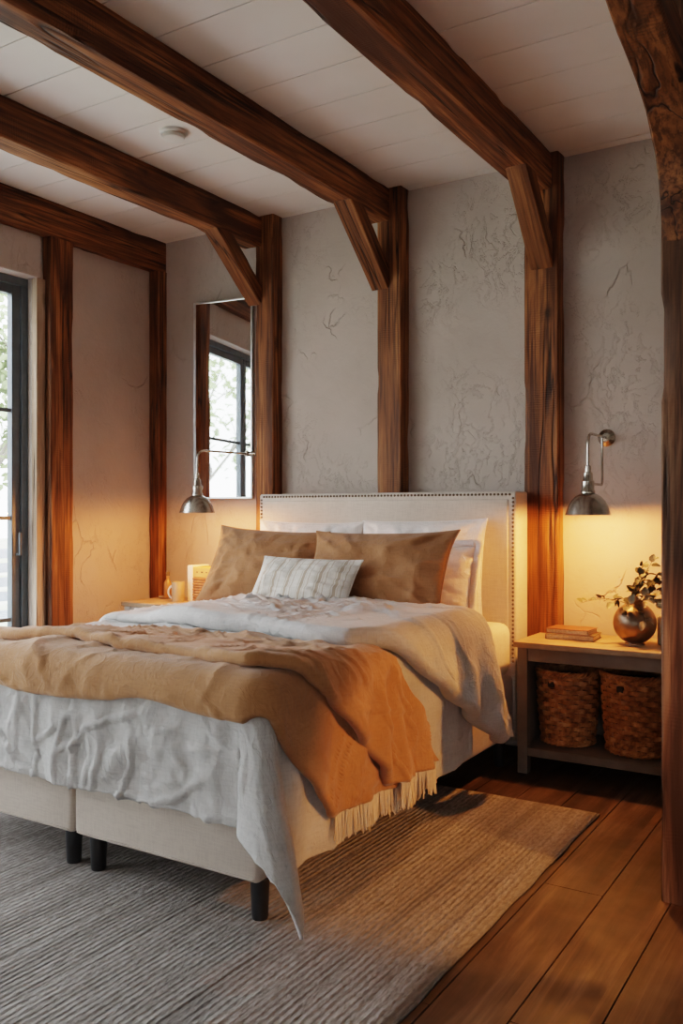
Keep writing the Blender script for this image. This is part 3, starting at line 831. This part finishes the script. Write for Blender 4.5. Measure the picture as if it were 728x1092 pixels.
sprig((-1.04, 4.15, .79), (-1.02, 4.17, .85), 7, .055, M_LEAF)
bx = tag(obj('storage_box', soft_box(-.93, -.72, 4.28, 4.44, NZ+.0005, NZ+.135, .008), M_CREAM, smooth=True), 'small pale box behind the vase, against the wall', 'box')

# things on the left nightstand
mg = thing('mug', 'glazed mug with a pale handle on the left nightstand', 'mug', (-3.80, 4.135, LZ))
mx, my = -3.785, 4.15
obj('mug_body', MB().lathe_open([(.0, .003), (.034, .003), (.036, .0), (.039, .012), (.040, .125), (.0375, .125), (.036, .014), (.0, .012)], (mx, my, LZ+.0005), 36), M_MUG, mg, smooth=True)
hd = MB(); hd.tube([(mx-.036-.034*math.sin(t), my-.012*math.sin(t), LZ+.058-.040*math.cos(t)) for t in [PI*i/12 for i in range(13)]], .0075, 8)
obj('mug_handle', hd, M_WHITE, mg, smooth=True)
rb = thing('rattan_box', 'white-edged rattan box with a pale yellow band on the left nightstand', 'box', (-3.60, 4.27, LZ))
bx0, bx1, by0, by1, bz = -3.755, -3.42, 4.2, 4.36, LZ+.0005
obj('box_side', MB().box(bx0, bx0+.045, by0, by1, bz, bz+.225), M_WHITE, rb, bevel=.006)
obj('woven_front', MB().box(bx0+.0455, bx1, by0+.004, by1-.004, bz, bz+.150), M_RATTAN, rb, bevel=.004)
wr = MB()
for i in range(9):
    z = bz+.010+i*.0165
    wr.tube([(bx0+.047+k*.0138, by0+.003-.0025*math.sin(k*PI/2+(i % 2)*PI), z) for k in range(21)], .0075, 6)
obj('weave', wr, M_RATTAN, rb, smooth=True)
bd = obj('band', MB().box(bx0+.0455, bx1, by0, by1, bz+.1505, bz+.215), M_YELLOW, rb, bevel=.004)
for k, (w_, h_) in enumerate(((.012, .007), (.016, .009), (.012, .007), (.020, .010), (.016, .012), (.012, .008))):
    xk = bx0+.075+k*.038; ink = MB().box(xk, xk+w_, by0-.0012, by0+.002, bz+.185-h_/2, bz+.185+h_/2); obj('printed_mark', ink, M_INK, bd)
bt = thing('amber_bottle', 'slim amber bottle on a small dish at the back of left nightstand', 'bottle', (-3.985, 4.27, LZ))
obj('dish', MB().lathe([(.045, 0), (.058, .010), (.060, .014), (.045, .010), (.0, .008)], (-3.985, 4.27, LZ+.0005), 36), M_TOP, bt, smooth=True)
obj('bottle_body', MB().lathe([(.022, 0), (.025, .004), (.025, .085), (.020, .100), (.010, .112), (.010, .135)], (-3.985, 4.27, LZ+.0105), 28), M_CANDLE, bt, smooth=True)
obj('stopper', MB().lathe([(.012, 0), (.013, .022), (.009, .026)], (-3.985, 4.27, LZ+.146), 20), M_STEM, bt, smooth=True)

# ------------------------------------------------------------------ wall lamps
def sconce(plate, normal, joint, head, zr, label, tilt=0, stay=True):
    """plate: point on the carrying surface; joint: where the arm leaves; head: (x,y) of the shade axis; zr: rim height"""
    s = thing('wall_lamp', label, 'lamp', plate, 'metal wall lamps beside the bed')
    P0 = Vector(plate); nrm = Vector(normal); J = Vector(joint)
    Mr = nrm.to_track_quat('Z', 'Y').to_matrix().to_4x4()
    obj('wall_plate', MB().lathe([(.042, 0), (.044, .004), (.040, .010), (.026, .014), (.020, .024), (.0, .026)], P0, 32, Mr), M_NICKEL, s, smooth=True)
    h = Vector((head[0], head[1], 0)); zA = J.z
    out = (Vector((h.x, h.y, zA))-J); Lh = out.length; out.normalize()
    rb = .055; pts = [P0+nrm*.018, P0+nrm*.03] if (J-P0).length > .05 else [P0+nrm*.018]
    am = MB()
    if (J-P0).length > .05: am.tube([P0+nrm*.018, J], .008, 10); obj('joint', MB().lathe([(0, -.02), (.016, -.014), (.02, 0), (.016, .014), (0, .02)], J, 20), M_NICKEL, s, smooth=True)
    pts = [J if (J-P0).length > .05 else P0+nrm*.018]
    bend = Vector((h.x, h.y, zA))-out*rb
    pts += [pts[0]*.5+bend*.5]
    for i in range(9):
        a = PI/2*i/8; pts.append(bend+out*rb*math.sin(a)-Vector((0, 0, 1))*rb*(1-math.cos(a)))
    zn = zr+.205
    pts.append(Vector((h.x, h.y, zn)))
    am.tube(pts, .0068, 12)
    obj('arm', am, M_NICKEL, s, smooth=True)
    c = (h.x, h.y, zr)
    T = Matrix.Rotation(tilt, 4, 'Y')
    obj('socket', MB().lathe([(.010, .235), (.014, .232), (.014, .205), (.021, .200), (.023, .165), (.029, .160), (.029, .120), (.033, .116), (.033, .104), (.026, .100)], c, 28, T), M_NICKEL, s, smooth=True)
    prof = [(.026, .104), (.040, .100), (.060, .088), (.078, .068), (.091, .044), (.100, .018), (.105, .004), (.107, .0), (.1045, .001), (.098, .017), (.088, .043), (.075, .066), (.058, .084), (.038, .096), (.026, .098)]
    obj('shade', MB().lathe_open(prof, c, 48, T), M_NICKEL, s, smooth=True)
    obj('bulb', MB().lathe([(0, .012), (.018, .017), (.026, .034), (.022, .054), (.012, .074), (.012, .098)], c, 20, T), M_BULB, s, smooth=True)
    # stay rod from the plate down to the socket, with a wing screw
    rx = J-out*0+out*min(.07, Lh*.25)
    q = Vector((rx.x, rx.y, zr+.15)); g = Vector((h.x, h.y, zr+.15))-out*.027
    rod = MB().tube([Vector((rx.x, rx.y, zA)), q+Vector((0, 0, .012)), q+out*.012, g], .0062, 8)
    if stay: obj('stay_rod', rod, M_NICKEL, s, smooth=True)
    obj('thumb_screw', MB().lathe([(0, -.011), (.009, -.009), (.011, 0), (.009, .009), (0, .011)], g-out*.006, 14), M_NICKEL, s, smooth=True)
    l = bpy.data.lights.new('lamp_light', 'POINT'); l.energy = LAMP_W; l.color = (1, .345, .075); l.shadow_soft_size = .028
    lo = bpy.data.objects.new('lamp_light', l); COL.objects.link(lo); lo.location = (h.x, h.y, zr+.004); lo.parent = None
    return s
LAMP_W = 34.
sconce((-1.222, YB, 1.625), (0, -1, 0), (-1.222, YB-.012, 1.625), (-1.222, 4.175), 1.235, 'aged nickel wall lamp lit over the right nightstand')
sconce((-3.374, 4.45, 1.62), (-1, 0, 0), (-3.475, 4.45, 1.62), (-3.525, 4.03), 1.245, 'aged nickel wall lamp lit on an arm across the mirror', stay=False)

# mirror: hung turned a few degrees toward the window
mi = thing('wall_mirror', 'tall narrow silver-edged mirror on the back wall reflecting the window', 'mirror', (-3.46, 4.482, 1.335))
Mm = Matrix.Translation((-3.455, 4.482, 1.335)) @ Matrix.Rotation(math.radians(7), 4, 'Z')
w, h, f = .445, 1.29, .012
fr = MB()
fr.box(-w, -w+f, -.012, .012, 0, h, Mm).box(-f, 0, -.012, .012, 0, h, Mm).box(-w+f, -f, -.012, .012, 0, f, Mm).box(-w+f, -f, -.012, .012, h-f, h, Mm)
obj('frame', fr, M_STEEL, mi, bevel=.003)
obj('mirror_glass', MB().box(-w+f, -f, -.004, .006, f, h-f, Mm), M_MIRROR, mi)
obj('backing', MB().box(-w+.01, -.01, .0065, .0115, .01, h-.01, Mm), M_BLACK, mi)

# smoke detector
sd = thing('smoke_detector', 'round white smoke detector on the ceiling boards between two beams', 'smoke detector', (-2.95, 3.2, ZC))
F = Matrix.Scale(-1, 4, (0, 0, 1))
obj('base', MB().lathe([(.066, 0), (.066, .012), (.062, .016)], (-2.95, 3.2, ZC), 40, F), M_DET, sd, smooth=True, bevel=.001)
obj('body', MB().lathe([(.052, .0165), (.056, .024), (.052, .036), (.034, .042), (.0, .043)], (-2.95, 3.2, ZC), 40, F), M_DET, sd, smooth=True)

# rug
def rug():
    x0, x1, y0, y1 = -4.1, -1.02, -.9, 3.64
    n, m = 60, 90; u = np.linspace(0, 1, n); v = np.linspace(0, 1, m); U, V = np.meshgrid(u, v, indexing='ij')
    X = x0+(x1-x0)*U; Y = y0+(y1-y0)*V
    ex = (vn(Y*6, Y*0, 3)-.5)*.008*(U > .99); ey = (vn(X*6, X*0, 4)-.5)*.010*(V > .99)
    Zr = .011+(fbm(X*1.5, Y*1.5, 5)-.5)*.003
    return MB().grid(np.stack([X+ex, Y+ey, Zr], -1))
tag(obj('area_rug', rug(), M_RUG, smooth=True, solid=.009, off=-1), 'large flat woven grey-beige striped rug under the bed', 'rug')

# ------------------------------------------------------------------ outdoors seen through the glass
def grassm():
    t = NT('garden_ground'); c = t.coord(False)
    return t.done(t.ramp(t.noise(c, 1.2, 5), [(.35, (.30, .34, .20)), (.65, (.50, .50, .42))]), .95)
struct(obj('garden_ground', MB().box(-40, XL-.25, -30, 40, -.35, -.15), grassm()))
M_DECK = plain('pale_terrace', (.62, .63, .64), .8)
struct(obj('terrace_slab', MB().box(-7.2, XL-.21, -2.5, 6.5, -.14, -.03), M_DECK))
M_OLEAF = plain('pale_garden_leaf', (.30, .36, .19), .7, var=.4, bs=3)
M_BARK = plain('grey_bark', (.22, .20, .17), .9)
def tree(x, y, h, seed, label, nleaf=900, crown=1.5, bare=False):
    rg = random.Random(seed)
    t = thing('tree', label, 'tree', (x, y, -.15), 'trees in the garden')
    tr = MB(); tips = []
    def br(p, d, L, r, dep):
        pts = [p]; q = p.copy(); dd = d.copy()
        for i in range(4):
            dd = (dd+Vector((rg.uniform(-.25, .25), rg.uniform(-.25, .25), rg.uniform(-.05, .2)))).normalized(); q = q+dd*L/4; pts.append(q.copy())
        tr.tube(pts, [r, r*.9, r*.8, r*.7, r*.6], 6)
        if dep <= 2: tips.extend(pts[2:])
        if dep > 0:
            for k in range(3):
                br(pts[rg.choice((2, 3, 4))], (dd+Vector((rg.uniform(-1, 1), rg.uniform(-1, 1), rg.uniform(-.1, .7)))).normalized(), L*.68, r*.55, dep-1)
    br(Vector((x, y, -.15)), Vector((0, 0, 1)), h*.42, h*.02, 4)
    obj('trunk', tr, M_BARK, t, smooth=True)
    lf = MB()
    for i in range(nleaf):
        p = rg.choice(tips)+Vector((rg.gauss(0, .22), rg.gauss(0, .22), rg.gauss(0, .22)))
        d = Vector((rg.uniform(-1, 1), rg.uniform(-1, 1), rg.uniform(-1, .5))); L = rg.uniform(.09, .17)
        leaf(lf, p, d, Vector((rg.uniform(-1, 1), rg.uniform(-1, 1), 1)), L, L*.6)
    obj('foliage', lf, M_OLEAF, t)
tree(-9.0, 6.6, 5.0, 3, 'leafy tree outside, seen through the left window beside its frame', 4200)
tree(-7.7, -2.3, 4.6, 8, 'tree with spreading branches, seen reflected in the wall mirror', 900)
# pale bench on the terrace
bn = thing('garden_bench', 'pale garden bench on the terrace, seen low through the window', 'bench', (-6.0, 4.35, -.03))
M_BENCH = plain('white_bench_paint', (.30, .33, .37), .5)
b = MB()
for i in range(5): b.box(-6.3+i*.1, -6.22+i*.1, 3.6, 5.4, .40, .43)
obj('seat', b, M_BENCH, bn)
b = MB()
for i in range(4): b.box(-6.36, -6.33, 3.6, 5.4, .50+i*.12, .58+i*.12)
obj('backrest', b, M_BENCH, bn)
for ly in (3.65, 5.3):
    for lx in (-6.36, -5.88): obj('leg', MB().box(lx, lx+.05, ly, ly+.05, -.03, .92 if lx < -6 else .40), M_BENCH, bn)

# ------------------------------------------------------------------ light, world, camera
# warm spot added out of view at right, for orange light on throw, rug
l = bpy.data.lights.new('added_warm_spot', 'SPOT'); l.energy = 185.; l.color = (1, .40, .10); l.spot_size = math.radians(31); l.spot_blend = .5; l.shadow_soft_size = .03
lo = bpy.data.objects.new('added_warm_spot', l); COL.objects.link(lo); lo.location = (1.3, 2.3, 1.6)
lo.rotation_euler = (Vector((-1.35, 2.90, .15))-lo.location).to_track_quat('-Z', 'Y').to_euler()
w = bpy.data.worlds.new('overcast'); scene.world = w; w.use_nodes = True
nt = w.node_tree; nt.nodes.clear()
o = nt.nodes.new('ShaderNodeOutputWorld'); bg = nt.nodes.new('ShaderNodeBackground')
tc = nt.nodes.new('ShaderNodeTexCoord'); sp = nt.nodes.new('ShaderNodeSeparateXYZ'); rp = nt.nodes.new('ShaderNodeValToRGB')
nt.links.new(tc.outputs['Generated'], sp.inputs[0]); nt.links.new(sp.outputs[2], rp.inputs[0]); nt.links.new(rp.outputs[0], bg.inputs[0]); nt.links.new(bg.outputs[0], o.inputs[0])
rp.color_ramp.elements[0].color = (.92, .95, 1, 1); rp.color_ramp.elements[1].color = (.88, .94, 1, 1)
bg.inputs[1].default_value = 7.0

cam = bpy.data.cameras.new('camera'); co = bpy.data.objects.new('camera', cam); COL.objects.link(co)
cam.sensor_fit = 'VERTICAL'; cam.sensor_height = 36.; cam.lens = 942/1092*36.
co.location = (0, 0, 1.25); co.rotation_euler = (PI/2, 0, math.radians(31.9)); cam.clip_start = .05
scene.camera = co
scene.view_settings.view_transform = 'Filmic'
try: scene.view_settings.look = 'Medium High Contrast'
except Exception: pass
scene.view_settings.exposure = 0.55
scene.cycles.use_denoising = True
scene.cycles.max_bounces = 10
scene.cycles.diffuse_bounces = 5
scene.cycles.sample_clamp_indirect = 6.
